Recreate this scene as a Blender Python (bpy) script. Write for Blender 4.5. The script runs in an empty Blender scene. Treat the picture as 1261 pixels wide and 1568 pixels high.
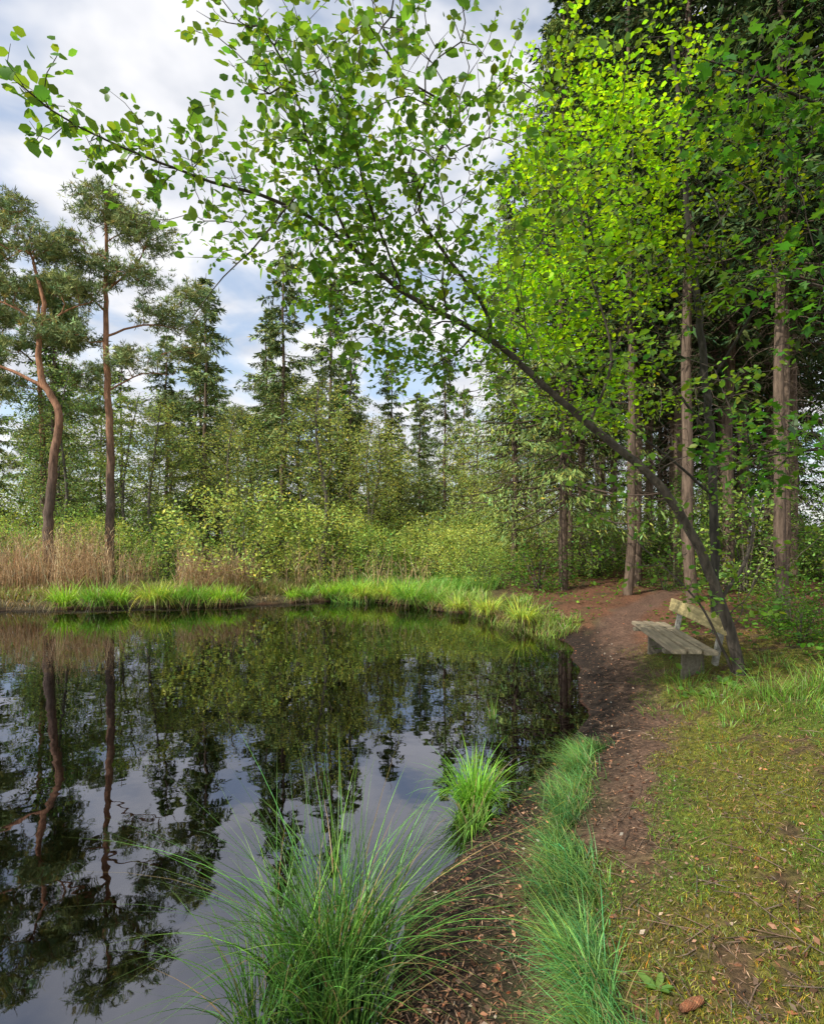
import bpy, math
import numpy as np
rng=np.random.default_rng(11)
scene=bpy.context.scene
UP=np.array([0,0,1.0])
def nrm(a): return a/np.maximum(np.linalg.norm(a,axis=-1,keepdims=True),1e-9)
def smooth(a,b,x):
    t=np.clip((x-a)/(b-a),0,1); return t*t*(3-2*t)
# ---------- 2D value noise
_L=rng.random((256,256))
def vn(x,y):
    xi=np.floor(x).astype(int); yi=np.floor(y).astype(int); fx=x-xi; fy=y-yi
    fx=fx*fx*(3-2*fx); fy=fy*fy*(3-2*fy)
    a=_L[xi%256,yi%256]; b=_L[(xi+1)%256,yi%256]; c=_L[xi%256,(yi+1)%256]; d=_L[(xi+1)%256,(yi+1)%256]
    return (a*(1-fx)+b*fx)*(1-fy)+(c*(1-fx)+d*fx)*fy
def fbm(x,y,o=4):
    s=0;a=.5;t=0
    for i in range(o):
        s=s+a*vn(x*2**i+17*i,y*2**i+31*i); t+=a; a*=.5
    return s/t
# ---------- mesh builder
class MB:
    def __init__(s): s.V=[];s.C=[];s.L=[];s.S=[];s.M=[];s.n=0
    def add(s,V,F,mat=0,col=(.5,.5,.5)):
        V=np.asarray(V,float).reshape(-1,3); F=np.asarray(F,int)
        C=np.ones((len(V),4)); C[:,:3]=np.asarray(col)
        s.V.append(V); s.C.append(C); s.L.append((F+s.n).ravel()); s.S.append(np.full(len(F),F.shape[1])); s.M.append(np.full(len(F),mat)); s.n+=len(V)
    def mesh(s,name,mats,sm=True):
        me=bpy.data.meshes.new(name)
        V=np.concatenate(s.V); C=np.concatenate(s.C); L=np.concatenate(s.L); S=np.concatenate(s.S); M=np.concatenate(s.M)
        me.vertices.add(len(V)); me.vertices.foreach_set('co',V.ravel())
        me.loops.add(len(L)); me.loops.foreach_set('vertex_index',L.astype(np.int32))
        me.polygons.add(len(S)); st=np.concatenate([[0],np.cumsum(S)[:-1]])
        me.polygons.foreach_set('loop_start',st.astype(np.int32))
        for m in mats: me.materials.append(m)
        me.polygons.foreach_set('material_index',M.astype(np.int32))
        me.update(calc_edges=True)
        me.polygons.foreach_set('use_smooth',np.full(len(S),sm))
        a=me.color_attributes.new('Col','FLOAT_COLOR','POINT'); a.data.foreach_set('color',C.ravel())
        return me
def obj(name,me,loc=(0,0,0),rot=0,sc=1,parent=None):
    o=bpy.data.objects.new(name,me); o.location=loc; o.rotation_euler=(0,0,rot)
    o.scale=(sc,sc,sc) if np.isscalar(sc) else sc
    scene.collection.objects.link(o)
    if parent: o.parent=parent
    return o
def tubes(mb,P,R,S=4,mat=0,col=(.1,.08,.06)):
    P=np.asarray(P,float);R=np.asarray(R,float); N,K,_=P.shape
    T=nrm(np.gradient(P,axis=1)); mt=nrm(P[:,-1]-P[:,0])
    ref=np.where(np.abs(mt[:,2:3])>.8,np.array([[1.,0.1,0]]),UP[None]); ref=np.repeat(ref[:,None],K,1)
    n1=nrm(np.cross(T,ref)); n2=np.cross(T,n1)
    a=np.arange(S)*2*np.pi/S
    V=P[:,:,None]+R[:,:,None,None]*(np.cos(a)[None,None,:,None]*n1[:,:,None]+np.sin(a)[None,None,:,None]*n2[:,:,None])
    i=np.arange(N)[:,None,None]*K*S; k=np.arange(K-1)[None,:,None]*S; s=np.arange(S)[None,None,:]; s2=(s+1)%S
    F=np.stack(np.broadcast_arrays(i+k+s,i+k+s2,i+k+S+s2,i+k+S+s),-1).reshape(-1,4)
    col=np.asarray(col,float)
    if col.ndim==2: col=np.repeat(col,K*S,0)
    if col.ndim==3: col=np.repeat(col.reshape(-1,3),S,0)
    mb.add(V,F,mat,col)
T_LEAF=(np.array([[0,0,0],[.28,.30,.05],[.68,.33,.06],[1,0,-.04],[.68,-.33,.06],[.28,-.30,.05]]),[[0,3,2,1],[0,5,4,3]])
T_OVAL=(np.array([[0,0,0],[.45,.27,.03],[1,0,-.03],[.45,-.27,.03]]),[[0,1,2,3]])
T_NEED=(np.array([[0,0,0],[.4,.13,0],[1,0,0],[.4,-.13,0]]),[[0,1,2,3]])
T_FINE=(np.array([[0,0,0],[.4,.075,0],[1,0,0],[.4,-.075,0]]),[[0,1,2,3]])
mp=[[0,0,0],[.02,.32,0],[.28,.22,.02],[.5,.5,0],[.58,.2,.02],[1,0,-.05],[.58,-.2,.02],[.5,-.5,0],[.28,-.22,.02],[.02,-.32,0]]
T_MAPLE=(np.array(mp),[[0,2,1],[2,4,3],[0,4,2],[0,5,4],[0,6,5],[0,8,6],[6,8,7],[0,9,8]])
def leaves(mb,pos,d,n,size,T=T_LEAF,mat=0,col=(.1,.2,.05)):
    tv,tf=T; tf=np.array(tf)
    x=nrm(d); y=nrm(np.cross(n,x)); z=np.cross(x,y); N=len(pos)
    size=np.broadcast_to(size,(N,))
    V=pos[:,None]+size[:,None,None]*(tv[None,:,0:1]*x[:,None]+tv[None,:,1:2]*y[:,None]+tv[None,:,2:3]*z[:,None])
    F=(np.arange(N)[:,None,None]*len(tv)+tf[None]).reshape(-1,tf.shape[1])
    col=np.asarray(col,float)
    if col.ndim==2: col=np.repeat(col,len(tv),0)
    mb.add(V,F,mat,col)
def blades(mb,base,h,az,lean,w,K=4,mat=0,col=(.1,.2,.05),droop=.3,tipcol=None):
    N=len(base); t=np.linspace(0,1,K+1)[None]
    h=np.broadcast_to(h,(N,))[:,None]; lean=np.broadcast_to(lean,(N,))[:,None]; droop=np.broadcast_to(droop,(N,))[:,None]
    hor=h*lean*(.35*t+.65*t**2); ver=h*(t-droop*t**2.6)
    dx=np.cos(az)[:,None];dy=np.sin(az)[:,None]
    C=base[:,None]+np.stack([hor*dx,hor*dy,ver],-1)
    tw=az+np.pi/2+rng.normal(0,.7,N)
    sd=np.stack([np.cos(tw),np.sin(tw),np.zeros(N)],-1)[:,None]
    W=np.broadcast_to(w,(N,))[:,None]*np.clip(1-t**1.8,.03,1)
    V=np.stack([C-sd*W[...,None],C+sd*W[...,None]],2)
    i=np.arange(N)[:,None]*(2*(K+1)); k=np.arange(K)[None]*2
    F=np.stack([i+k,i+k+1,i+k+3,i+k+2],-1).reshape(-1,4)
    col=np.asarray(col,float)
    if col.ndim==1: col=np.tile(col,(N,1))
    cc=np.repeat(col[:,None],(K+1)*2,1)
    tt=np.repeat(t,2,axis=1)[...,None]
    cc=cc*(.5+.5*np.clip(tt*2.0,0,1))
    if tipcol is not None:
        f=np.clip((tt-.8)/.2,0,1)*.6; cc=cc*(1-f)+np.asarray(tipcol)*f
    mb.add(V,F,mat,cc.reshape(-1,3))
def vcol(base,N,v=.25,hue=.12):
    base=np.asarray(base,float); m=np.exp(rng.normal(0,v,(N,1))); c=base[None]*m
    y=rng.normal(0,hue,(N,)); c[:,0]*=np.exp(y*1.5); c[:,2]*=np.exp(-y)
    return np.clip(c,0.002,.8)
def rdir(N): return nrm(rng.normal(size=(N,3)))
# ---------- materials
def newmat(name):
    m=bpy.data.materials.new(name); m.use_nodes=True; m.node_tree.nodes.clear(); return m,m.node_tree.nodes,m.node_tree.links
def leafmat(name,tr=.4,rough=.5,tint=(1.25,1.3,.6),simple=False):
    m,n,l=newmat(name)
    out=n.new('ShaderNodeOutputMaterial'); a=n.new('ShaderNodeAttribute'); a.attribute_name='Col'
    if simple:
        p=n.new('ShaderNodeBsdfDiffuse'); l.new(a.outputs['Color'],p.inputs['Color'])
    else:
        p=n.new('ShaderNodeBsdfPrincipled'); p.inputs['Roughness'].default_value=rough; p.inputs['Specular IOR Level'].default_value=.35; l.new(a.outputs['Color'],p.inputs['Base Color'])
    if tr==0:
        l.new(p.outputs[0],out.inputs[0]); return m
    t=n.new('ShaderNodeBsdfTranslucent'); mx=n.new('ShaderNodeMixShader'); mx.inputs[0].default_value=tr
    vm=n.new('ShaderNodeVectorMath'); vm.operation='MULTIPLY'; vm.inputs[1].default_value=tint
    l.new(a.outputs['Color'],vm.inputs[0]); l.new(vm.outputs[0],t.inputs['Color'])
    l.new(p.outputs[0],mx.inputs[1]); l.new(t.outputs[0],mx.inputs[2]); l.new(mx.outputs[0],out.inputs[0]); return m
def surfmat(name,scale=(8,8,8),lo=.55,hi=1.4,rough=.85,bump=.4,bd=.02,detail=6,spec=.3):
    m,n,l=newmat(name)
    out=n.new('ShaderNodeOutputMaterial'); a=n.new('ShaderNodeAttribute'); a.attribute_name='Col'
    p=n.new('ShaderNodeBsdfPrincipled'); p.inputs['Roughness'].default_value=rough; p.inputs['Specular IOR Level'].default_value=spec
    tc=n.new('ShaderNodeTexCoord'); mp=n.new('ShaderNodeMapping'); mp.inputs['Scale'].default_value=scale
    no=n.new('ShaderNodeTexNoise'); no.inputs['Scale'].default_value=1; no.inputs['Detail'].default_value=detail; no.inputs['Roughness'].default_value=.65
    mr=n.new('ShaderNodeMapRange'); mr.inputs[1].default_value=.3; mr.inputs[2].default_value=.7; mr.inputs[3].default_value=lo; mr.inputs[4].default_value=hi
    vm=n.new('ShaderNodeVectorMath'); vm.operation='SCALE'
    b=n.new('ShaderNodeBump'); b.inputs['Strength'].default_value=bump; b.inputs['Distance'].default_value=bd
    l.new(tc.outputs['Object'],mp.inputs[0]); l.new(mp.outputs[0],no.inputs['Vector']); l.new(no.outputs['Fac'],mr.inputs[0])
    l.new(a.outputs['Color'],vm.inputs[0]); l.new(mr.outputs[0],vm.inputs['Scale']); l.new(vm.outputs[0],p.inputs['Base Color'])
    l.new(no.outputs['Fac'],b.inputs['Height']); l.new(b.outputs[0],p.inputs['Normal']); l.new(p.outputs[0],out.inputs[0]); return m
M_LEAF=leafmat('leaf_green',.55,.45,(1.5,1.45,.6)); M_FAR=leafmat('far_leaf_green',.4,.5,(1.2,1.2,.8),True); M_NEED=leafmat('needles',0,.6,(1.1,1.1,.8),True); M_GRASS=leafmat('grass_blade',.3,.4); M_DRY=leafmat('dry_reed',.25,.7,(1,1,1),True); M_LIT=leafmat('litter',0,.8)
M_BARK=surfmat('bark',(14,14,3),.4,1.6,.9,.9,.04); M_SOIL=surfmat('soil',(26,26,26),.25,1.85,.92,1,.05,10)
M_WOOD=surfmat('weathered_wood',(30,2.5,30),.5,1.35,.8,.6,.01)
# ---------- terrain
shore=np.array([(-.45,1.0),(-.25,2.1),(0.0,2.9),(.33,3.7),(.8,4.35),(1.2,4.85),(1.6,5.5),(1.98,6.6),(2.35,8.2),(2.75,9.8),(2.8,11),(2.3,12.8),(1.6,14.2),(.9,15),(0,16.2),(-1.2,17.2),(-2.5,17.4),(-4,16.6),(-6,16),(-8,15.6),(-10.5,15.2),(-14,15),(-20,13),(-24,6),(-20,-2),(-10,-5),(-3,-3),(-1.2,-.5)])
def crom(p,k,closed=True):
    n=len(p); out=[]
    for i in range(n if closed else n-1):
        g=lambda j:(p[j%n] if closed else p[min(max(j,0),n-1)])
        a,b,c,d=g(i-1),g(i),g(i+1),g(i+2)
        for t in np.arange(k)/k:
            out.append(.5*((2*b)+(c-a)*t+(2*a-5*b+4*c-d)*t*t+(-a+3*b-3*c+d)*t**3))
    if not closed: out.append(p[-1])
    return np.array(out)
SH=crom(shore,4)
def sdf(x,y):
    shp=x.shape; x=x.ravel(); y=y.ravel(); d2=np.full(x.shape,1e9); ins=np.zeros(x.shape,bool)
    for i in range(len(SH)):
        a=SH[i]; b=SH[(i+1)%len(SH)]; e=b-a
        t=np.clip(((x-a[0])*e[0]+(y-a[1])*e[1])/(e@e),0,1)
        d2=np.minimum(d2,(x-a[0]-t*e[0])**2+(y-a[1]-t*e[1])**2)
        c=((a[1]>y)!=(b[1]>y)); 
        if abs(e[1])>1e-9: ins^=c&(x<e[0]*(y-a[1])/e[1]+a[0])
    d=np.sqrt(d2); d[ins]*=-1
    d=d+(fbm(x*1.6,y*1.6,3)-.5)*.22
    return d.reshape(shp)
PATH=crom(np.array([(.98,-2),(.98,1.0),(.99,2.4),(1.16,3.0),(1.46,3.8),(2.0,5.1),(2.55,6.8),(3.2,9),(4.6,12),(8,16),(14,20)]),5,False)
GSTR=crom(np.array([(.60,.5),(.64,1.6),(.69,2.1),(.74,2.6),(.88,3.25),(1.12,4.0),(1.42,4.75),(1.62,5.1)]),5,False)
def pdist(x,y,L):
    d2=np.full(x.shape,1e9); side=np.zeros(x.shape)
    for i in range(len(L)-1):
        a=L[i];b=L[i+1];e=b-a
        t=np.clip(((x-a[0])*e[0]+(y-a[1])*e[1])/(e@e),0,1)
        q=(x-a[0]-t*e[0])**2+(y-a[1]-t*e[1])**2
        s=(x-a[0])*e[1]-(y-a[1])*e[0]
        side=np.where(q<d2,np.sign(s),side); d2=np.minimum(d2,q)
    return np.sqrt(d2),side
def hgt(x,y,d=None):
    x=np.asarray(x,float);y=np.asarray(y,float)
    if d is None: d=sdf(x,y)
    R=smooth(-1,2.5,x-np.clip(y-13,0,8)*.35)
    land=.04*smooth(0,.2,d)+.12*smooth(0,.6,d)+R*(.16*smooth(.2,1.3,d)+.055*np.clip(d-1,0,18))+(1-R)*.12*smooth(.5,4,d)
    off=x-np.interp(y,PATH[:,1],PATH[:,0])
    land=land+.13*np.clip(off-.35,0,3)*smooth(11,7,y)*smooth(-3,0,y)+.07*(fbm(x*4,y*4,2)-.4)*smooth(.2,.7,off)*smooth(11,7,y)
    land=land+(fbm(x*1.7,y*1.7,3)-.5)*.09*smooth(.05,.8,d)+(fbm(x*9,y*9,3)-.5)*.04*smooth(0,.3,d)+.01
    land=land+smooth(40,120,d)*(fbm(x*.02,y*.02)-.2)*3
    wat=-.01-np.clip(-d,0,3)*.38
    return np.where(d>0,land,wat)
g=np.linspace(-1,1,430); a_,b_=1.3,6.2
X=a_*np.sinh(b_*g)+.8; Y=a_*np.sinh(b_*g)+3.5
XX,YY=np.meshgrid(X,Y,indexing='xy'); D=sdf(XX,YY); ZZ=hgt(XX,YY,D)
pd,ps=pdist(XX,YY,PATH); gd,_=pdist(XX,YY,GSTR)
def C(*c): return np.array(c)[None,None]
n1=fbm(XX*3,YY*3); n2=fbm(XX*14+5,YY*14,3); n3=fbm(XX*.9+9,YY*.9)
col=C(.08,.07,.03)*np.ones(XX.shape+(3,))
def mixc(col,c,f): f=np.clip(f,0,1)[...,None]; return col*(1-f)+c*f
forest=smooth(1.5,4,XX-np.clip(YY-16,0,40)*.2)
col=mixc(col,C(.16,.072,.038),forest*smooth(.3,.55,n1+.1))
mossn=n1*.45+n2*.35+n3*.2
moss=(ps>0)*smooth(.0,.3,pd+(n1-.5)*.7)*smooth(9.0,6.5,YY)*(XX<8)
moss=np.maximum(moss,smooth(3.4,2.6,YY)*(XX>.8)*.8)
col=mixc(col,C(.12,.075,.038),((ps>0)|(YY<3.4))*smooth(7.5,5.5,YY)*(XX<7)*(XX>.5))
col=mixc(col,C(.14,.145,.018),moss*smooth(.33,.48,mossn)*.92)
col=mixc(col,C(.085,.14,.018),moss*smooth(.5,.65,n3)*.6)
pw=np.where(YY<4.5,.06,.24)
col=mixc(col,C(.135,.08,.055),smooth(pw+.22,pw,pd+(n1-.5)*.35)*.85*(.35+.65*smooth(2.6,3.4,YY)))
col=mixc(col,C(.024,.015,.010),smooth(.8,.25,D+(n2-.5)*.4)*(XX>-1))
col=mixc(col,C(.07,.055,.03),smooth(.9,.3,D)*(YY>12)*.8)
dep=np.clip(-ZZ,0,1)
col=np.where((D<0)[...,None],C(.09,.025,.008)*np.exp(-dep*6)[...,None]+.002,col)  # bed colour blackens with depth, standing in for light absorbed by the water
col*= (.6+.8*n2)[...,None]
ny,nx=XX.shape; idx=np.arange(nx*ny).reshape(ny,nx)
F=np.stack([idx[:-1,:-1],idx[:-1,1:],idx[1:,1:],idx[1:,:-1]],-1).reshape(-1,4)
mb=MB(); mb.add(np.stack([XX,YY,ZZ],-1),F,0,col.reshape(-1,3)); obj('ground',mb.mesh('ground',[M_SOIL]))
# ---------- water
m,n,l=newmat('pond_water')
out=n.new('ShaderNodeOutputMaterial'); tr=n.new('ShaderNodeBsdfTransparent'); tr.inputs[0].default_value=(.5,.26,.12,1)
gl=n.new('ShaderNodeBsdfGlossy'); gl.inputs['Roughness'].default_value=.012; gl.inputs[0].default_value=(.82,.84,.94,1)
fr=n.new('ShaderNodeFresnel'); fr.inputs[0].default_value=1.9
mr=n.new('ShaderNodeMapRange'); mr.inputs[3].default_value=.10; mr.inputs[4].default_value=1
mx=n.new('ShaderNodeMixShader'); tc=n.new('ShaderNodeTexCoord'); no=n.new('ShaderNodeTexNoise'); no.inputs['Scale'].default_value=3.2; no.inputs['Detail'].default_value=2
b=n.new('ShaderNodeBump'); b.inputs['Strength'].default_value=.05; b.inputs['Distance'].default_value=.03
l.new(tc.outputs['Object'],no.inputs[0]); l.new(no.outputs[0],b.inputs['Height']); l.new(b.outputs[0],gl.inputs['Normal'])
l.new(fr.outputs[0],mr.inputs[0]); l.new(mr.outputs[0],mx.inputs[0]); l.new(tr.outputs[0],mx.inputs[1]); l.new(gl.outputs[0],mx.inputs[2]); l.new(mx.outputs[0],out.inputs[0])
mb=MB(); mb.add([(-27,-8,0),(6,-8,0),(6,20,0),(-27,20,0)],[[0,1,2,3]]); obj('pond_water',mb.mesh('pond_water',[m]))
# ---------- trees
def resample(pts,step):
    q=crom(np.asarray(pts,float),8,False) if len(pts)>2 else np.asarray(pts,float)
    s=np.concatenate([[0],np.cumsum(np.linalg.norm(np.diff(q,axis=0),axis=1))]); k=max(3,int(s[-1]/step)+1)
    t=np.linspace(0,s[-1],k); return np.stack([np.interp(t,s,q[:,i]) for i in range(q.shape[1])],1)
def grow(mb,paths,targets,step=.2,alpha=.3,rt=.004,pw=.42,wob=.18,jit=.02,bark=(.07,.055,.04),S=5,mat=0,mainS=9,barkf=None,cap=60000,tap=.8):
    N=np.zeros((cap,3)); par=-np.ones(cap,int); pl=np.zeros(cap); DD=np.zeros((cap,3)); fr=np.zeros(cap); n=0; brs=[]; cc=(lambda P:np.asarray(bark)*np.ones(P.shape)) if barkf is None else barkf
    for pts,r0,r1 in paths:
        Q=resample(pts,step); R=np.linspace(1,0,len(Q))**tap*(r0-r1)+r1
        P=Q+rng.normal(0,r1*.4+.002,Q.shape)*(np.arange(len(Q))>0)[:,None]
        if n==0: R[:2]*=np.array([1.5,1.15])
        tubes(mb,P[None],R[None],mainS,mat,cc(P[None]))
        j=-1 if n==0 else int(np.argmin(np.linalg.norm(N[:n]-Q[0],axis=1)))
        k=len(Q); N[n:n+k]=P; par[n]=j; par[n+1:n+k]=np.arange(n,n+k-1)
        pl[n:n+k]=(pl[j] if j>=0 else 0)+np.arange(k)*step; DD[n:n+k]=nrm(np.gradient(P,axis=0)); fr[n:n+k]=R; n+=k
    nt=n
    dm=np.array([np.min(np.linalg.norm(N[:n]-t,axis=1)) for t in targets])
    for t in targets[np.argsort(dm)]:
        d=np.linalg.norm(N[:n]-t,axis=1); j=int(np.argmin(d+alpha*pl[:n])); dj=d[j]
        if dj<step*.4: continue
        k=max(2,int(math.ceil(dj/step)))
        if n+k>=cap: break
        s=(np.arange(1,k+1)/k)[:,None]
        ct=N[j]+(DD[j]*.4+(t-N[j])/dj*.2)*dj+rng.normal(0,wob,3)*dj
        Q=(1-s)**2*N[j]+2*s*(1-s)*ct+s*s*t+rng.normal(0,jit,(k,3))
        N[n:n+k]=Q; par[n]=j; par[n+1:n+k]=np.arange(n,n+k-1); pl[n:n+k]=pl[j]+np.arange(1,k+1)*step
        full=np.vstack([N[j],Q]); DD[n:n+k]=nrm(np.diff(full,axis=0)); brs.append((j,n,k)); n+=k
    cnt=np.ones(n); 
    for i in range(n-1,0,-1):
        if par[i]>=0: cnt[par[i]]+=cnt[i]*1.0
    cnt=cnt/2
    r=rt*np.maximum(cnt,1)**pw; r[:nt]=np.maximum(fr[:nt]*.9,0)
    grp={}
    for j,s,k in brs: grp.setdefault(k,[]).append((j,s))
    for k,L in grp.items():
        ids=np.array([[j]+list(range(s,s+k)) for j,s in L]); P=N[ids]; R=r[ids]; R[:,0]=np.minimum(R[:,1]*1.1,R[:,0]); R=np.minimum(R,np.maximum(r[ids[:,0]],rt)[:,None]); R[:,-1]*=.6
        tubes(mb,P,R,S,mat,cc(P))
    sel=np.arange(nt,n); return N[sel],DD[sel],cnt[sel]
def leafup(mb,N,DD,cnt,per,size,T,mat,colr,maxc=12,spread=.05,flat=.8,down=.25,v=.25,hue=.12,sv=.25,colf=None):
    s=cnt<=maxc; N=N[s];DD=DD[s]; N=np.repeat(N,per,0);DD=np.repeat(DD,per,0); k=len(N)
    pos=N+rng.normal(0,spread,(k,3)); d=nrm(DD*.6+rng.normal(0,.8,(k,3))*np.array([1,1,.5])-UP*down)
    nn=nrm(UP*flat+rng.normal(0,.5,(k,3)))
    c=vcol(colr,k,v,hue)
    if colf is not None: c=c*colf(pos)
    leaves(mb,pos,d,nn,size*np.exp(rng.normal(0,sv,k)),T,mat,c); return k
def ell(c,r,n,hollow=.0,flat=None):
    u=rdir(n)*(hollow+(1-hollow)*rng.random((n,1)))**(1/2.4); return np.array(c)+u*np.array(r)
TM=[M_BARK,M_LEAF]; TF=[M_BARK,M_FAR]
# leaning alder by the bench
alder=[(3.60,6.2,.2),(3.52,6.2,.75),(3.35,6.2,1.29),(3.01,6.1,2.0),(2.55,6.0,2.59),(1.80,5.8,3.13),(1.29,5.6,3.48),(.74,5.4,3.86),(-.06,5,4.13),(-.49,4.7,4.38),(-.94,4.3,4.50),(-1.35,3.9,4.42),(-1.68,3.4,4.30),(-1.86,3.1,4.25),(-1.97,2.9,4.28)]
b2=[(.74,5.4,3.86),(.70,5.3,4.07),(.34,5,4.41),(.05,4.7,4.70),(.2,4.4,4.93),(.28,4.1,5.06),(-.05,3.8,5.06),(-.28,3.4,5.09)]
b3=[(-.49,4.7,4.38),(-.74,4.3,4.82),(-.79,3.8,5.01),(-.9,3.4,5.05)]
b4=[(-.06,5,4.13),(-.37,4.6,4.75),(-.44,4.2,4.99),(-.57,3.8,5.19)]
b5=[(1.8,5.8,3.13),(2.0,5.7,3.8),(1.7,5.5,4.6),(1.5,5.2,5.3)]
b6=[(3.35,6.2,1.29),(3.75,6.3,1.9),(3.7,6.3,2.8),(3.3,6.2,3.8)]
b7=[(3.56,6.25,.4),(3.25,6.4,1.2),(2.8,6.6,1.75),(2.4,6.9,2.2)]
b8=[(-.94,4.3,4.50),(-1.2,4.4,4.25),(-1.5,4.4,3.95),(-1.75,4.5,3.7)]
tg=[]
for br,sg,cn in ((alder[7:12],.42,380),(alder[11:],.12,60),(b2,.42,320),(b3,.36,240),(b4,.40,260),(b5,.45,130),(b6,.45,80),(b7,.35,50),(alder[3:7],.35,50)):
    q=resample(br,.1); w=q[rng.integers(2,len(q),cn)]; s=np.where(w[:,0:1]<-1.4,.12,sg); tg.append(w+rng.normal(0,1,(cn,3))*s*np.array([1,1,.9]))
tg.append(ell((.1,5.3,3.75),(1.0,.7,.35),110)); tg.append(ell((-.75,5.0,4.05),(.5,.5,.3),50))
tg=np.vstack(tg); tg=tg[(tg[:,1]>2.3)&(tg[:,2]>1.2)&((tg[:,0]>-.95)|(tg[:,2]>4.12))&((tg[:,0]>-1.25)|(tg[:,2]<4.75))]
mb=MB(); N,Dn,c=grow(mb,[(alder,.064,.004),(b2,.020,.004),(b3,.013,.004),(b4,.013,.004),(b5,.016,.004),(b6,.022,.005),(b7,.018,.004),(b8,.008,.003)],tg,step=.13,alpha=.25,rt=.0019,pw=.38,wob=.2,jit=.012,bark=(.085,.07,.055),tap=1.15)
k=leafup(mb,N,Dn,c,3,.060,T_LEAF,1,(.14,.26,.035),maxc=5,spread=.03,flat=.6,down=.15); print('alder',k)
obj('alder_tree',mb.mesh('alder_tree',TM))
# beech with bright crown
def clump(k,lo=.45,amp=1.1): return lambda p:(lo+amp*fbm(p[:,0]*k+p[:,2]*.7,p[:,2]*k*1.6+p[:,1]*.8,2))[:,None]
mb=MB(); tr1=[(4.7,8.8,.4),(4.6,8.7,2.5),(4.3,8.4,4.6),(3.9,8.1,6.6),(3.6,7.9,9)]
lb=[(4.5,8.6,3.5),(3.4,8,4.4),(2.2,7.4,5.0),(1.2,7,5.5)]; lc=[(4.1,8.2,5.6),(3.0,7.6,6.7),(1.9,7.2,7.6)]; ld=[(4.4,8.5,4.2),(4.6,7.4,5.2),(4.4,6.4,5.8)]; le=[(4.6,8.7,2.6),(3.6,8.2,3.2),(2.6,7.8,3.7),(1.8,7.4,3.9)]
tg=np.vstack([ell((2.2,7.4,6.0),(1.45,1.3,1.9),500),ell((1.5,7.2,4.9),(.9,.9,.9),120),ell((3.7,7.2,6.4),(1.4,1.4,1.6),140),ell((2.2,6.6,7.2),(1.3,.8,.9),90),ell((2.6,7.8,3.9),(1.4,.8,.4),70)])
tg[:,2]=np.round(tg[:,2]/.42)*.42+rng.normal(0,.09,len(tg))-.12*(tg[:,0]-2.5)**2*.2
N,Dn,c=grow(mb,[(tr1,.075,.02),(lb,.022,.005),(lc,.022,.005),(ld,.022,.005),(le,.022,.005)],tg,step=.2,alpha=.3,rt=.0025,bark=(.05,.045,.035))
k=leafup(mb,N,Dn,c,8,.060,T_LEAF,1,(.25,.43,.015),maxc=6,spread=.075,flat=1.1,down=.1,colf=lambda p:clump(1.2,.3,1.5)(p)*(1.15-.8*smooth(2.6,4.2,p[:,0]))[:,None]); print('beech',k)  # leaf colour imitates a sunlit left side and a shaded right side
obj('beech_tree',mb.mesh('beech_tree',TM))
# maple near right
mb=MB(); tr1=[(4.6,4.2,.4),(4.5,4.2,2),(4.2,4.3,3.6),(3.7,4.4,5.2),(3.4,4.4,6.5)]
m1=[(4.5,4.2,2.4),(3.9,4.5,2.7),(3.2,4.8,2.7),(2.7,5.0,2.6)]; m2=[(4.2,4.3,3.6),(3.5,4.5,3.9),(2.9,4.7,4.2)]; m3=[(3.8,4.4,5),(3.0,4.4,5.4),(2.2,4.3,5.6)]
tg=np.vstack([ell((3.1,4.9,2.75),(.75,.6,.42),80),ell((3.2,4.7,4.1),(.7,.6,.7),80),ell((3.0,4.5,5.4),(1.0,.7,.6),150)])
N,Dn,c=grow(mb,[(tr1,.07,.012),(m1,.016,.004),(m2,.018,.004),(m3,.018,.004)],tg,step=.15,alpha=.3,rt=.0022,bark=(.05,.04,.03))
leafup(mb,N,Dn,c,2,.08,T_MAPLE,1,(.06,.16,.02),maxc=5,spread=.06,flat=1.4,down=.2)
obj('maple_tree',mb.mesh('maple_tree',TM))
# bushes / broadleaf variants
def bush(name,rx,h,nt,per,ls,colr,nst=7,T=T_OVAL,step=.25):
    mb=MB(); paths=[]
    for i in range(nst):
        a=rng.random()*6.28; r=rx*.55*rng.random()
        paths.append(([(0.05*math.cos(a),.05*math.sin(a),-.1),(r*.4*math.cos(a),r*.4*math.sin(a),h*.3),(r*math.cos(a),r*math.sin(a),h*.7)],.03,.008))
    tg=ell((0,0,h*.5),(rx,rx,h*.55),nt,.3); tg[:,2]=np.maximum(tg[:,2],.1+.2*rng.random(nt)); tg[:,:2]*=(1+.35*np.sin(tg[:,2:3]*2+3*np.arctan2(tg[:,1:2],tg[:,0:1])))
    N,Dn,c=grow(mb,paths,tg,step=step,alpha=.2,rt=.004,bark=(.10,.085,.065),S=3,mainS=5)
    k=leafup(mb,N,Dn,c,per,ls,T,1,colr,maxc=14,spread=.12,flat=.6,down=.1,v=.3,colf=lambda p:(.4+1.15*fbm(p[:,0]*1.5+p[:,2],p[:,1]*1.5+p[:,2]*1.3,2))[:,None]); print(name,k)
    return mb.mesh(name,TF)
BU1=bush('willow_bush',2.3,3.0,420,7,.09,(.46,.56,.13)); BU2=bush('shrub',1.8,2.6,320,6,.09,(.27,.42,.09)); BU3=bush('undergrowth',1.2,1.5,200,5,.08,(.10,.21,.03),5)  # undergrowth green is darkened to stand in for shade under the trees
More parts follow.
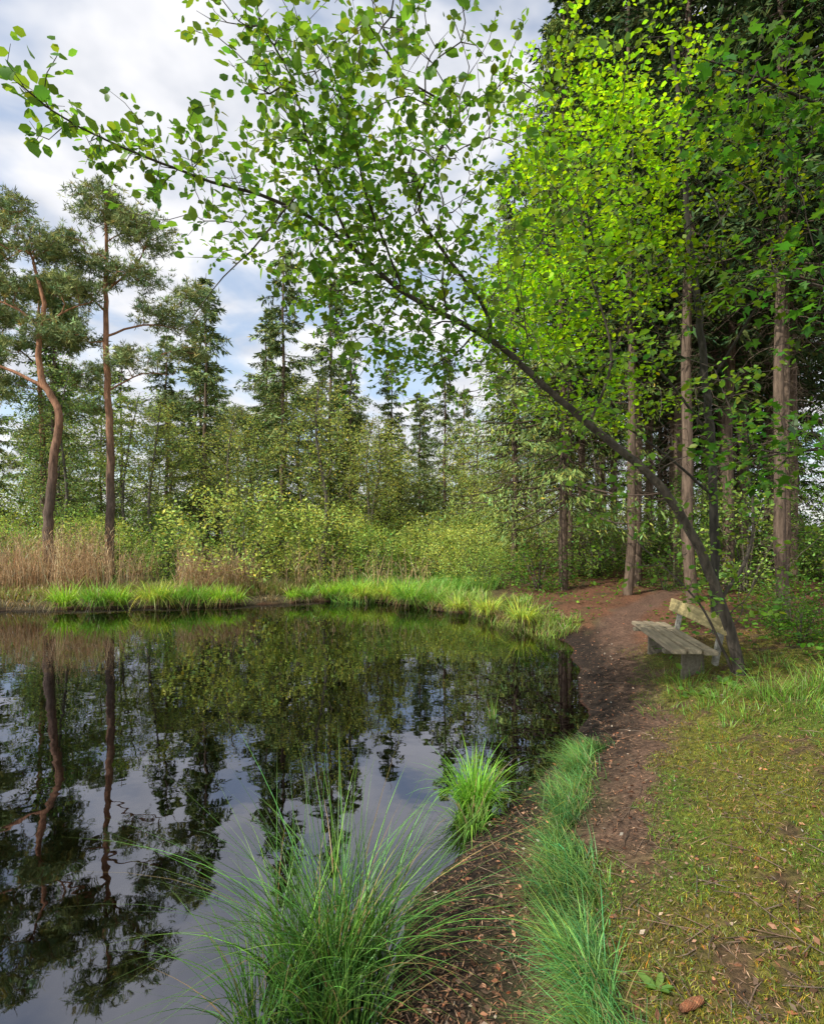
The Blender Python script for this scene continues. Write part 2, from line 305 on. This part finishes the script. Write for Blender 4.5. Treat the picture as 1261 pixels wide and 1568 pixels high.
def broad(name,H,rx,nt,per,ls,colr,z0=.3,bark=(.14,.12,.10),r=.11,sx=.3):
    mb=MB(); b=[(0,0,-.2),(rng.normal(0,sx),rng.normal(0,sx),H*.35),(rng.normal(0,sx),rng.normal(0,sx),H*.7),(rng.normal(0,sx),rng.normal(0,sx),H*.97)]
    tg=ell((0,0,H*(z0+1)/2),(rx,rx,H*(1-z0)/2),nt,.1)
    lob=1+.45*np.sin(tg[:,2]*1.9+1)*np.sin(2*np.arctan2(tg[:,1],tg[:,0])+tg[:,2]*.7); tg[:,:2]*=lob[:,None]
    N,Dn,c=grow(mb,[(b,r,.015)],tg,step=.32,alpha=.3,rt=.005,bark=bark,S=3,mainS=7)
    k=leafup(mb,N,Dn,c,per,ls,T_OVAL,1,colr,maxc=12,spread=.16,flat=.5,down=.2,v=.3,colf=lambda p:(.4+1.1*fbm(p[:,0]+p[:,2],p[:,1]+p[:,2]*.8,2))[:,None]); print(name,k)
    return mb.mesh(name,TF)
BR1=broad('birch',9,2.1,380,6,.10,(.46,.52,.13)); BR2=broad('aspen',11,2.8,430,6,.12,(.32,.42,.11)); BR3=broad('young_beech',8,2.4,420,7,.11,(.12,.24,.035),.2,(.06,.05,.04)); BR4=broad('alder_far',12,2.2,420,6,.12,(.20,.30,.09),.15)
NM=[M_BARK,M_NEED]
def spruce(name,H,z0,Lm,colr=(.06,.095,.035),r=.15,dz=.38,dead=40,bark=(.14,.10,.072),nb=5,M=15,ns=4,sl=.22,irr=.6,hang=.1):  # default needle colour darkened to imitate canopy shade, bark lightened to look sunlit
    mb=MB(); K=12; zz=np.linspace(-.2,H,K); P=np.stack([rng.normal(0,.04,K),rng.normal(0,.04,K),zz],1)
    tubes(mb,P[None],(r*(1-np.clip(zz,0,H)/H)**.8+.012)[None],9,0,bark)
    z=np.repeat(np.arange(z0,H-.3,dz),nb); B=len(z); z=z+rng.normal(0,.16,B); az=rng.random(B)*6.28
    f=np.clip((H-z)/(H-z0),0,1); L=Lm*f**.7*(1.15-irr+irr*rng.random(B))+.15
    s=np.linspace(0,1,7); out=np.stack([np.cos(az),np.sin(az),0*az],-1); dr=.15+.5*f*rng.random(B)
    def bp(i,s): return out[i]*(L[i]*s)[:,None]+np.stack([0*s,0*s,z[i]+L[i]*(-dr[i]*s*1.3+dr[i]*.8*s*s)],-1)
    bi=np.repeat(np.arange(B),7); P=bp(bi,np.tile(s,B)).reshape(B,7,3)
    tubes(mb,P,(.006+.009*L)[:,None]*(1-s*.85)[None],4,0,np.array(bark)*.6)
    i=np.repeat(np.arange(B),M*2*ns); n=len(i); sb=.12+.88*rng.random(B*M*2); sb=np.repeat(sb,ns)
    sd=np.repeat(np.where(rng.random(B*M*2)>.5,1,-1),ns); t=np.tile((np.arange(ns)+.5)/ns,B*M*2)
    side=np.stack([-np.sin(az[i]),np.cos(az[i]),0*az[i]],-1)*sd[:,None]
    tw=nrm(side*.8+out[i]*.6-UP*np.repeat(hang+.8*rng.random(B*M*2),ns)[:,None]); tl=(.16+.24*L[i]*(1-sb*.75))
    pos=bp(i,sb)+tw*(tl*t)[:,None]
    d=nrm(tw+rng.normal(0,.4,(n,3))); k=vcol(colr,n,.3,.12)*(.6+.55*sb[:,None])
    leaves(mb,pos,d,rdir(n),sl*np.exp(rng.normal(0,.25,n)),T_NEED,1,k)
    if dead:
        zd=rng.uniform(1.2,z0+1.5,dead); ad=rng.random(dead)*6.28; Ld=rng.uniform(.5,Lm*.7,dead)*(.4+.6*zd/(z0+1.5)); s=np.linspace(0,1,6)[None]
        r_=Ld[:,None]*s; P=np.stack([np.cos(ad)[:,None]*r_,np.sin(ad)[:,None]*r_,zd[:,None]-.45*r_*s+.05*r_],-1)
        P[:,1:]+=rng.normal(0,.04,P[:,1:].shape); tubes(mb,P,(.003+.005*Ld)[:,None]*(1-.8*s),3,0,(.15,.11,.08))
        q=8; ii=np.repeat(np.arange(dead),q); kk=rng.integers(1,5,dead*q); S0=P[ii,kk]; dd=nrm(rng.normal(size=(dead*q,3))*[1,1,.6]-UP*.5)*rng.uniform(.15,.55,(dead*q,1))
        tubes(mb,np.stack([S0,S0+dd*.5+rng.normal(0,.03,dd.shape),S0+dd-UP*.04],1),np.tile([[.003,.0025,.0015]],(dead*q,1)),3,0,(.15,.11,.08))
    print(name,n); return mb.mesh(name,NM)
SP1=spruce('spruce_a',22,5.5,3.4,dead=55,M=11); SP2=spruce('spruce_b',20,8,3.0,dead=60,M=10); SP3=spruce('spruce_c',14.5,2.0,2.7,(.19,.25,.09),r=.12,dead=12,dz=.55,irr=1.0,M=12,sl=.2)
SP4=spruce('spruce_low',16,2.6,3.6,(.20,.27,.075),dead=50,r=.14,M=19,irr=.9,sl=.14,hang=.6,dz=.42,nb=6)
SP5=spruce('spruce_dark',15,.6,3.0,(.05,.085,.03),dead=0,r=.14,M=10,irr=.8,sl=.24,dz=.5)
def pinecol(P):
    z=P[...,2:3]; f=np.clip((z-3)/4,0,1); return np.array([.12,.085,.065])*(1-f)+np.array([.36,.18,.10])*f
def pine(name,paths,clumps,tuft=11):
    mb=MB(); tg=np.vstack([ell(c,r,int(n*1.4)) for c,r,n in clumps]); 
    N,Dn,c=grow(mb,paths,tg,step=.28,alpha=.25,rt=.006,pw=.42,barkf=pinecol,S=4)
    s=c<=5; N=N[s];Dn=Dn[s]; N=np.repeat(N,4,0)+rng.normal(0,.12,(len(N)*4,3)); Dn=np.repeat(Dn,4,0)
    cc=vcol((.30,.36,.15),len(N),.25,.1)*clump(1.,.4,1.2)(N); n=len(N)*tuft; i=np.repeat(np.arange(len(N)),tuft)
    d=nrm(Dn[i]*.5+UP*.35+rdir(n)); leaves(mb,N[i],d,rdir(n),.16*np.exp(rng.normal(0,.2,n)),T_FINE,1,cc[i]); print(name,n)
    return mb.mesh(name,NM)
p1=[(0,0,-.1),(.05,0,4),(-.1,0,8),(-.15,.1,11),(-.1,0,13.3)]
PI1=pine('pine_tree',[(p1,.16,.03),([(-.1,0,8.4),(1,.3,8.9),(2.2,.4,8.8)],.04,.015),([(-.1,0,9.2),(-1,.2,10),(-1.9,.3,10.4)],.04,.015),([(-.1,0,9.9),(.8,.3,11),(1.3,.2,12)],.04,.015),([(0,0,6.6),(1,.2,7.2),(1.8,.3,7.2)],.03,.012)],
 [((-.2,0,12.7),(1.1,1.1,.7),70),((1.1,.2,11.9),(1.1,1,.55),60),((-1.5,.2,11.3),(1.1,1,.5),60),((.6,0,10.5),(1.5,1.2,.4),54),((1.8,.4,9.2),(1.3,1,.4),48),((-1.6,0,9.9),(1.2,1,.35),44),((.9,-.3,7.6),(.9,.8,.25),28),((2.4,.5,8.0),(.8,.7,.25),26),((-1.3,.2,8.4),(.9,.8,.25),28),((2.6,.3,9.9),(.8,.7,.3),24)])
obj('pine_tree',PI1,(-10.1,19,.25),0,(1.0,1.0,1.0))
p2=[(0,0,-.1),(-.3,0,1.6),(-.1,0,4.2),(.05,0,5.6),(-.4,0,6.5),(-.6,0,7.5),(-.5,.1,9),(-.9,.2,10.5)]
PI2=pine('pine_tree_bent',[(p2,.17,.04),([(-.4,0,6.4),(-1.3,0,6.9),(-2.6,0,7.3),(-3.6,.2,7.2)],.06,.02),([(-.55,0,8.2),(.2,.1,8.9),(.9,.2,9.2)],.04,.015),([(-.6,0,8.4),(-1.4,.1,9),(-2.3,.2,9.3)],.05,.02)],
 [((-.9,0,11),(1.1,1.1,.6),52),((-2.2,0,9.7),(1.2,1.2,.35),50),((.6,0,9.6),(.8,.9,.35),36),((-3.3,0,8.0),(1,1,.35),36),((-.2,0,8.3),(1.0,.9,.3),28),((-2.6,.2,11),(.9,1,.4),40),((-1.7,.2,12.2),(.9,.9,.4),32)])
obj('pine_tree',PI2,(-11.2,18,.25)); obj('pine_tree',PI1,(-15.6,20.5,.2),2.0,.95)
def G(x,y): return float(hgt(np.array([x]),np.array([y]))[0])
def put(name,me,x,y,rot=None,sc=1,parent=None,dz=-.05):
    return obj(name,me,(x,y,G(x,y)+dz),rng.random()*6.28 if rot is None else rot,sc,parent)
for x,y,s in ((-9.8,27,.98),(-6.1,27,1.08),(-4.3,30,1.1),(-12.5,29,.85),(-8.2,32,1.0),(-17,27,1.0),(-3.0,28,.8)): put('spruce_tree',SP3,x,y,None,s)
for me,x,y,s in ((BR1,-3.6,22,.9),(BR1,-7.4,24,.8),(BR1,-1.8,27,.85),(BR2,-12,25,.75),(BR4,-15,24,.8),(BR2,-5,28,.85),(BR1,-10.5,24,.85)): put('birch_tree',me,x,y,None,s)
put('pine_tree',PI1,-17.5,27,1,1.05)
for me,x,y,s in ((BU1,-5.7,19.2,1.15),(BU1,-3.0,20.5,.95),(BU2,-1.2,20,.8),(BU1,.6,20.5,.75),(BU1,1.6,20.5,.7),(BU2,-8.5,20.5,.8),(BU1,-11.5,21,.8),(BU2,-14,20,.8)): put('willow_bush',me,x,y,None,s)
for me,x,y,s in ((BU1,2.1,19,.65),(BU3,3.6,16.2,.9),(BU2,2.4,17.5,.5),(BU1,4.6,22,.8)): put('shrub',me,x,y,None,s)
for me,x,y,s in ((SP4,4.3,16.2,1.05),(SP4,3.6,20,.95),(SP1,5.25,19,1),(SP1,6.05,20.2,1),(SP2,7.8,22,1.1),(SP1,6.4,16.2,1.05),(SP2,7.5,16,1),(SP1,8.3,15,1.1),(SP2,9.9,17,1),(SP2,10.4,15.6,1.05),(SP1,12,19,1.1),(SP2,9.6,11.6,.9),(SP2,11.5,21,1),(SP1,8.4,25,1),(SP2,6.3,13.0,1.0),(SP2,8.2,12.6,.95),(SP2,7.2,18.5,.9),(SP2,8.9,19.5,.9),(SP2,12.5,16,1),(SP2,5.6,14.6,.9),(SP2,7.3,11.3,.85)): put('spruce_tree',me,x,y,None,(s*.85,s*.85,s))
bg=bpy.data.objects.new('background_forest',None); scene.collection.objects.link(bg)
for i in range(44):
    x=-36+37*(i+rng.random())/44; y=rng.uniform(30,44); k=[0,2,1,5,3,4][i%6]
    put('tree_clump',[BR1,BR2,SP3,BR4,SP3,PI1][k],x,y,None,rng.uniform(.8,1.18)*(1-.22*smooth(-7,1,x))*(.95 if k!=5 else .85),bg)
for i in range(18): put('tree_clump',[BR1,BR2,SP3][i%3],rng.uniform(-2,8),rng.uniform(25,42),None,rng.uniform(.7,.9),bg)
for i in range(16):
    x=rng.uniform(8,32); y=rng.uniform(20,38)
    if abs(x/y)>.9: x*=.5
    put('tree_clump',[SP2,SP1,SP2,BR3][i%4],max(x,7),y,None,rng.uniform(.85,1.15),bg)
for i in range(15): put('tree_clump',SP5,7+i*2.1+rng.uniform(-.6,.6),rng.uniform(27,33),None,rng.uniform(.8,1.1),bg)
for i in range(20): put('bush_clump',[BU2,BU1][i%2],rng.uniform(-26,6),rng.uniform(22,27),None,rng.uniform(.8,1.2),bg)
for i in range(26): put('bush_clump',[BU2,BU1][i%2],-42+i*2+rng.uniform(-1,1),rng.uniform(42,48),None,rng.uniform(1.5,2.1),bg)
ug=bpy.data.objects.new('forest_undergrowth',None); scene.collection.objects.link(ug)
for i in range(30):
    x=rng.uniform(5.8,17); y=rng.uniform(14,26)
    put('undergrowth_bush',[BU3,BU3,BU2][i%3],x,y,None,rng.uniform(.5,1.0),ug)
for x,y,s in ((9.5,12.5,.8),(7.6,15.5,.6)): put('young_beech_tree',BR3,x,y,None,s*.7)
for x,y,s in ((4.9,7.2,.4),(5.6,8.4,.5),(4.6,5.9,.3)): put('shrub',BU3,x,y,None,s)
# ---------- far bank tufts, reeds
def tuft(mb,x,y,n,h,rad,w,colr,lean=.8,K=4,z=None,tip=None,droop=.35,v=.25,dry=.1,dryc=(.30,.22,.10)):
    r=rad*np.sqrt(rng.random(n)); a=rng.random(n)*6.28; bx=x+r*np.cos(a); by=y+r*np.sin(a); bz=(hgt(bx,by) if z is None else np.full(n,z))
    bz=np.maximum(bz,-.1)-.02; c=vcol(colr,n,v,.1); q=rng.random(n)<dry; c[q]=vcol(dryc,q.sum(),.2,.05)
    blades(mb,np.stack([bx,by,bz],1),h*rng.uniform(.55,1.1,n),a+rng.normal(0,.5,n),lean*(.15+.85*rng.random(n)),w,K,0,c,droop*rng.random(n)*2,tip)
mb=MB(); L0=np.array([p for p in SH if p[1]>12.3 and p[0]>-15.5])
L=resample(L0,.62)
for p in L:
    if rng.random()<.13:
        tuft(mb,p[0],p[1]+.2,60,.4,.25,.009,(.38,.29,.16),1.3,3,droop=.8,z=.1); continue
    s=rng.uniform(.7,1.45); c0=(p[0]+rng.normal(0,.15),p[1]+rng.uniform(-.3,.1)); g_=[(.34,.58,.05),(.46,.58,.08),(.22,.42,.05)][rng.integers(3)]
    tuft(mb,c0[0],c0[1],int(230*s),.60*s,.20*s,.010,g_,1.0,5,droop=.6,dry=.05,z=.14)
    tuft(mb,c0[0],c0[1]-.05,int(60*s),.34*s,.2*s,.009,(.28,.20,.11),1.5,3,droop=.98,z=.16)
for i in range(560):
    p=L[rng.integers(len(L))]; o=rng.uniform(.7,3.0); x=p[0]+rng.normal(0,.5); y=p[1]+o
    if x>1: x-=1
    if sdf(np.array([x]),np.array([y]))[0]<.1: continue
    far=x<-3.5
    tuft(mb,x,y,42,rng.uniform(.25,.6),rng.uniform(.12,.35),.011,(.26,.38,.07) if far else (.30,.46,.09),1.0,3,dry=.6 if far else .15,dryc=(.40,.30,.16))
for i in range(80):
    tuft(mb,rng.uniform(-2.4,2.4),rng.uniform(17.2,21),90,.55,.5,.014,(.26,.50,.10),.9,3,dry=.05)
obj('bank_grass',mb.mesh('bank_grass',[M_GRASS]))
mb=MB(); n=3200; x=rng.uniform(-15,-5,n); x=np.where(rng.random(n)<.07,rng.uniform(-5,.6,n),x); y=16.6+rng.random(n)*2.0+np.clip(x+10,0,20)*.12
keep=sdf(x,y)>.3; keep&=(fbm(x*.9,y*.9+4,2)>np.where(x<-8.5,.33,.5)); x=x[keep];y=y[keep];n=len(x)
bz=hgt(x,y); h=rng.uniform(.7,2.1,n)*np.where(x<-6.5,1,.8)*(.45+1.0*fbm(x*1.1,y*1.1+9,2)); az=rng.random(n)*6.28
blades(mb,np.stack([x,y,bz],1),h,az,rng.uniform(.02,.4,n),.008,4,0,vcol((.60,.41,.24),n,.3,.06),0)
i=np.repeat(np.arange(n),4); t=rng.uniform(.3,1,len(i)); a2=rng.random(len(i))*6.28
blades(mb,np.stack([x[i],y[i],bz[i]+h[i]*t*.97],1),rng.uniform(.12,.4,len(i)),a2,rng.uniform(.4,1.3,len(i)),.009,3,0,vcol((.60,.42,.24),len(i),.3,.06),.5)
obj('dry_reeds',mb.mesh('dry_reeds',[M_DRY]))
# ---------- near sedges and grass
mb=MB()
for dx,dy,nn,hh,ln in ((0,0,240,1.0,1.1),(.14,.06,140,.85,1.3),(-.2,.05,130,.8,1.4),(-.05,-.2,150,.7,1.1),(-.28,-.2,110,.55,1.2),(.1,-.25,120,.45,1.2),(0,0,40,1.0,1.5)):
    tuft(mb,-.33+dx,2.5+dy,nn,hh,.11,.0031,(.085,.20,.035),ln,8,z=.03,tip=(.22,.18,.06),droop=.3,dry=.08,v=.5,dryc=(.34,.24,.10))
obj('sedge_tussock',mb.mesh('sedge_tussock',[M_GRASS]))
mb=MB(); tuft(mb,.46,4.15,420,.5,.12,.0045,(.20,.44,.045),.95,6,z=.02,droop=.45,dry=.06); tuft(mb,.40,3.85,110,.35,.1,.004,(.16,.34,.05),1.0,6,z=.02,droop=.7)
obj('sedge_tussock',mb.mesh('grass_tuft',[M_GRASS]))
mb=MB(); tuft(mb,.88,6.2,22,.33,.03,.004,(.2,.36,.05),.5,5,z=-.02); obj('water_grass',mb.mesh('water_grass',[M_GRASS]))
mb=MB(); n=10500; i=rng.integers(0,len(GSTR)-1,n); t=rng.random((n,1)); c0=GSTR[i]*(1-t)+GSTR[i+1]*t; x=c0[:,0]+rng.normal(0,.062,n)*(1+.4*np.sin(c0[:,1]*5)); y=c0[:,1]+rng.normal(0,.05,n)
k=fbm(x*5,y*5,2)>.25; x=x[k];y=y[k];n=len(x); cl=fbm(x*6+3,y*6,2)[:,None]
z=hgt(x,y); az=rng.normal(2.9,1.0,n)+2*(fbm(x*3,y*3+7,2)-.5); gc=vcol((.14,.31,.075),n,.4,.2)*(.4+1.1*cl); q=rng.random(n)<.07; gc[q]=vcol((.34,.26,.13),q.sum(),.2,.05)
blades(mb,np.stack([x,y,z-.01],1),rng.uniform(.06,.24,n)*(.4+1.2*fbm(x*4,y*4,2)),az,rng.uniform(.2,1.6,n),.0024,5,0,gc,rng.uniform(.1,.85,n))
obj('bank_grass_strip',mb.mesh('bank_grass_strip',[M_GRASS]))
mb=MB()
for x,y,nn,h in ((3.0,5.5,200,.24),(3.35,5.3,260,.3),(3.6,5.2,220,.34),(2.75,5.3,120,.16),(2.6,4.7,100,.13),(3.4,4.6,120,.15),(2.9,4.9,160,.2),(3.9,5.3,220,.32),(2.9,6.0,90,.2),(3.1,6.4,110,.22),(3.9,6.2,120,.25),(3.3,4.9,160,.22),(2.3,4.2,60,.1),(3.0,3.9,60,.1),(3.0,6.7,70,.2),(2.5,5.6,70,.14)):
    tuft(mb,x,y,nn,h,.22,.0028,(.18,.36,.05),1.1,5,dry=.22,v=.4)
for i in range(90):
    x=rng.uniform(1.8,2.9);y=rng.uniform(11,15); x+=max(0,(13-y))*.3; tuft(mb,x,y,40,rng.uniform(.15,.35),.25,.008,(.26,.40,.07),1.0,3,dry=.35)
obj('path_side_grass',mb.mesh('path_side_grass',[M_GRASS]))
mb=MB(); n=15000; y=5.5+16*rng.random(n); x=rng.uniform(2.6,2.6+y*.9,n); pd,ps=pdist(x,y,PATH); k=(pd>.45)&(fbm(x*1.3,y*1.3,3)>.5)&(sdf(x,y)>.3); x=x[k];y=y[k];n=len(x)
leaves(mb,np.stack([x,y,hgt(x,y)+rng.uniform(.02,.25,n)],1),rdir(n)*[1,1,.3],nrm(UP+rng.normal(0,.4,(n,3))),rng.uniform(.04,.10,n),T_LEAF,0,vcol((.12,.26,.03),n,.4,.15))  # forest shade is put into the darkened leaf green
obj('ground_cover_plants',mb.mesh('ground_cover_plants',[M_LEAF]))
# moss cover
mb=MB(); n=170000; y=1.3+7.5*rng.random(n)**1.6; x=rng.uniform(.85,.9+y*.85,n); pd,ps=pdist(x,y,PATH)
k=((ps>0)|(y<3.2))&((pd+(fbm(x*3,y*3)-.5)*.7>.08)|((y<3.0)&(rng.random(n)<.6)))&(fbm(x*3,y*3)*.45+fbm(x*14+5,y*14,3)*.35+fbm(x*.9+9,y*.9)*.2>.41); x=x[k];y=y[k];n=len(x)
mc=vcol((.20,.215,.026),n,.45,.22); gg=smooth(.48,.62,fbm(x*.9+9,y*.9))[:,None]; mc=mc*(1-gg)+mc*np.array([.7,1.15,.9])*gg
blades(mb,np.stack([x,y,hgt(x,y)-.003],1),rng.uniform(.008,.03,n),rng.random(n)*6.28,rng.uniform(.2,1.5,n),.0022,2,0,mc,.2)
obj('moss',mb.mesh('moss',[M_GRASS]))
# leaf litter
mb=MB(); n=30000; y=1.2+11*rng.random(n)**1.9; x=rng.uniform(-.2,.4+y*.85,n); d=sdf(x,y); k=(d>.02)&(rng.random(n)<np.where(d<.6,1,.38)*(.2+1.3*fbm(x*2,y*2,2))); x=x[k];y=y[k];n=len(x)
c=vcol((.15,.075,.042),n,.6,.12); q=rng.random(n)<.07; c[q]=vcol((.36,.29,.22),q.sum(),.25,.05)
leaves(mb,np.stack([x,y,hgt(x,y)+.006],1),rdir(n)*[1,1,.35],nrm(UP+rng.normal(0,.8,(n,3))),rng.uniform(.01,.04,n),T_OVAL,0,c)
n=55000; y=1.2+9*rng.random(n)**1.8; x=rng.uniform(-.2,.4+y*.85,n); k=(sdf(x,y)>.02); x=x[k];y=y[k];n=len(x)
leaves(mb,np.stack([x,y,hgt(x,y)+.004],1),rdir(n)*[1,1,.2],UP+rng.normal(0,.3,(n,3)),rng.uniform(.015,.05,n),(T_FINE[0]*[1,.6,1],T_FINE[1]),0,vcol((.22,.13,.075),n,.5,.08))
obj('leaf_litter',mb.mesh('leaf_litter',[M_LIT]))
mb=MB(); n=900; y=1.6+9*rng.random(n)**1.6; x=rng.uniform(0,.4+y*.8,n); k=sdf(x,y)>.03; x=x[k];y=y[k];n=len(x); z=hgt(x,y)+.008; a=rng.random(n)*6.28; Ls=rng.uniform(.04,.32,n)
P=np.stack([np.stack([x+np.cos(a)*Ls*t,y+np.sin(a)*Ls*t,z+rng.normal(0,.006,n)],1) for t in (-.5,0,.5)],1); P[:,1,:2]+=rng.normal(0,.012,(n,2))
tubes(mb,P,np.tile([[.0022,.0028,.0013]],(n,1)),4,0,vcol((.15,.105,.075),n,.4,.05)); obj('twigs',mb.mesh('twigs',[M_BARK]))
# pine cone
mb=MB(); cx,cy=1.0,2.05; cz=float(hgt(np.array([cx]),np.array([cy]))[0])+.02
ax=nrm(np.array([.9,.35,.05])); t=np.linspace(0,1,9); P=np.array([cx,cy,cz])+ax[None]*(t[:,None]-.5)*.10; R=.016*np.sin(np.pi*(t*.86+.07))**.7
tubes(mb,P[None],R[None]*.8,10,0,(.14,.06,.03)); n=170; tt=(np.arange(n)+.5)/n; ph=np.arange(n)*2.4; s1=nrm(np.cross(ax,UP)); s2=np.cross(ax,s1)
rad=np.cos(ph)[:,None]*s1+np.sin(ph)[:,None]*s2; pos=np.array([cx,cy,cz])+ax*(tt[:,None]-.5)*.10+rad*(.010*np.sin(np.pi*(tt*.86+.07))**.7)[:,None]
leaves(mb,pos,ax*.9+rad*.6,rad-ax*.5,.015,T_LEAF,0,vcol((.26,.11,.055),n,.25,.05)); obj('pine_cone',mb.mesh('pine_cone',[M_BARK]))
def weed(x,y,s,n=7):
    mb=MB(); z=G(x,y); a=np.arange(n)*2.4+rng.normal(0,.2,n); d=np.stack([np.cos(a),np.sin(a),rng.uniform(.2,.9,n)],1)
    leaves(mb,np.tile([x,y,z],(n,1)),d,nrm(UP-d*.3+rng.normal(0,.2,(n,3))),s*rng.uniform(.6,1.1,n),(T_LEAF[0]*[1,.55,1],T_LEAF[1]),0,vcol((.22,.40,.09),n,.15,.05)); obj('broadleaf_weed',mb.mesh('weed',[M_LEAF]))
weed(.93,2.16,.085,7)
for i in range(9): weed(rng.uniform(2.75,3.3),rng.uniform(5.6,6.2),rng.uniform(.06,.13),9)
# ---------- bench
import bmesh
def box(name,size,loc,rot,mat,colr,parent,bev=.008,taper=None):
    me=bpy.data.meshes.new(name); bm=bmesh.new(); bmesh.ops.create_cube(bm,size=1); 
    for v in bm.verts:
        v.co.x*=size[0];v.co.y*=size[1];v.co.z*=size[2]
        if taper and v.co.z>0: v.co.x*=taper
    if size[1]>1: 
        bmesh.ops.subdivide_edges(bm,edges=[e for e in bm.edges if abs(e.verts[0].co.y-e.verts[1].co.y)>1],cuts=6)
        for v in bm.verts: v.co.z+=.004*math.sin(v.co.y*3+loc[0]*40); v.co.x+=.003*math.sin(v.co.y*5+loc[0]*20)
    bmesh.ops.bevel(bm,geom=[e for e in bm.edges if len(e.link_faces)==2 and e.calc_face_angle(0)>.5],offset=bev,segments=2,affect='EDGES'); bm.to_mesh(me); bm.free()
    me.materials.append(mat); a=me.color_attributes.new('Col','FLOAT_COLOR','POINT'); a.data.foreach_set('color',np.tile([*colr,1],len(me.vertices)))
    o=bpy.data.objects.new(name,me); o.location=loc; o.rotation_euler=rot; o.parent=parent; scene.collection.objects.link(o); return o
be=bpy.data.objects.new('wooden_bench',None); scene.collection.objects.link(be); be.location=(3.28,7.3,.30); be.rotation_euler=(0,0,math.radians(-9.5))
W=(.34,.28,.19); W2=(.44,.36,.17)
for i,(x,w) in enumerate(((-.165,.145),(-.003,.145),(.16,.145))): box('seat_plank_%d'%(i+1),(w,2.15,.05),(x,rng.normal(0,.015),.42+rng.normal(0,.002)),(0,0,rng.normal(0,.005)),M_WOOD,np.array(W)*rng.uniform(.8,1.15),be)
box('backrest',(.04,2.15,.18),(.33,0,.70),(0,math.radians(10),0),M_WOOD,W2,be)
for i,y in enumerate((-.78,.78)):
    box('leg_%d'%(i+1),(.26,.09,.50),(.06,y,.12),(0,0,0),M_WOOD,(.19,.165,.12),be,.012,.85)
    box('seat_beam_%d'%(i+1),(.52,.08,.05),(0,y,.368),(0,0,0),M_WOOD,(.24,.21,.15),be)
    box('back_post_%d'%(i+1),(.055,.09,.56),(.345,y,.50),(0,math.radians(10),0),M_WOOD,(.36,.34,.29),be)
# ---------- world, sun, camera
sv=np.array([-.72,-.5,.82]); sv/=np.linalg.norm(sv); el=math.asin(sv[2]); rot=math.atan2(sv[0],sv[1])
w=bpy.data.worlds.new('World'); scene.world=w; w.use_nodes=True; n=w.node_tree.nodes; l=w.node_tree.links; n.clear()
out=n.new('ShaderNodeOutputWorld'); bgn=n.new('ShaderNodeBackground'); bgn.inputs[1].default_value=.15
sk=n.new('ShaderNodeTexSky'); sk.sky_type='NISHITA'; sk.sun_disc=False; sk.sun_elevation=el; sk.sun_rotation=rot
tc=n.new('ShaderNodeTexCoord'); sp=n.new('ShaderNodeSeparateXYZ'); l.new(tc.outputs['Generated'],sp.inputs[0])
ad=n.new('ShaderNodeMath'); ad.operation='ADD'; ad.inputs[1].default_value=.25; mxm=n.new('ShaderNodeMath'); mxm.operation='MAXIMUM'; mxm.inputs[1].default_value=0; l.new(sp.outputs[2],mxm.inputs[0]); l.new(mxm.outputs[0],ad.inputs[0])
dv=[]
for i in (0,1):
    q=n.new('ShaderNodeMath'); q.operation='DIVIDE'; l.new(sp.outputs[i],q.inputs[0]); l.new(ad.outputs[0],q.inputs[1]); dv.append(q)
cb=n.new('ShaderNodeCombineXYZ'); l.new(dv[0].outputs[0],cb.inputs[0]); l.new(dv[1].outputs[0],cb.inputs[1])
no=n.new('ShaderNodeTexNoise'); no.inputs['Scale'].default_value=3.0; no.inputs['Detail'].default_value=5; no.inputs['Roughness'].default_value=.5; no.inputs['Distortion'].default_value=.3; l.new(cb.outputs[0],no.inputs['Vector'])
rp=n.new('ShaderNodeMapRange'); rp.interpolation_type='SMOOTHSTEP'; rp.inputs[1].default_value=.37; rp.inputs[2].default_value=.55; rp.inputs[3].default_value=.28; l.new(no.outputs[0],rp.inputs[0])
no2=n.new('ShaderNodeTexNoise'); no2.inputs['Scale'].default_value=5; no2.inputs['Detail'].default_value=4; l.new(cb.outputs[0],no2.inputs['Vector'])
cr=n.new('ShaderNodeMix'); cr.data_type='RGBA'; cr.inputs[6].default_value=(5.0,5.2,5.7,1); cr.inputs[7].default_value=(7.0,7.0,7.2,1); 
r2=n.new('ShaderNodeMapRange'); r2.inputs[1].default_value=.35; r2.inputs[2].default_value=.6; l.new(no2.outputs[0],r2.inputs[0]); l.new(r2.outputs[0],cr.inputs[0])
br_=n.new('ShaderNodeMix'); br_.data_type='RGBA'; br_.blend_type='MULTIPLY'; br_.inputs[0].default_value=1; br_.inputs[7].default_value=(1.5,1.5,1.45,1); l.new(sk.outputs[0],br_.inputs[6])
mx=n.new('ShaderNodeMix'); mx.data_type='RGBA'; l.new(rp.outputs[0],mx.inputs[0]); l.new(br_.outputs[2],mx.inputs[6]); l.new(cr.outputs[2],mx.inputs[7]); l.new(mx.outputs[2],bgn.inputs[0]); l.new(bgn.outputs[0],out.inputs[0])
sd=bpy.data.lights.new('sun','SUN'); sd.energy=5.0; sd.angle=math.radians(.6); sd.color=(1,.94,.83); so=bpy.data.objects.new('sun',sd); scene.collection.objects.link(so)
from mathutils import Vector
so.rotation_euler=Vector(sv).to_track_quat('Z','Y').to_euler()
cd=bpy.data.cameras.new('camera'); cd.lens=20; cd.sensor_width=36; cd.clip_end=2000; cd.shift_y=.023; co=bpy.data.objects.new('camera',cd); co.location=(0,0,2.0); co.rotation_euler=(math.radians(90),0,0); scene.collection.objects.link(co); scene.camera=co
scene.view_settings.view_transform='Standard'; scene.view_settings.look='None'; scene.view_settings.exposure=0
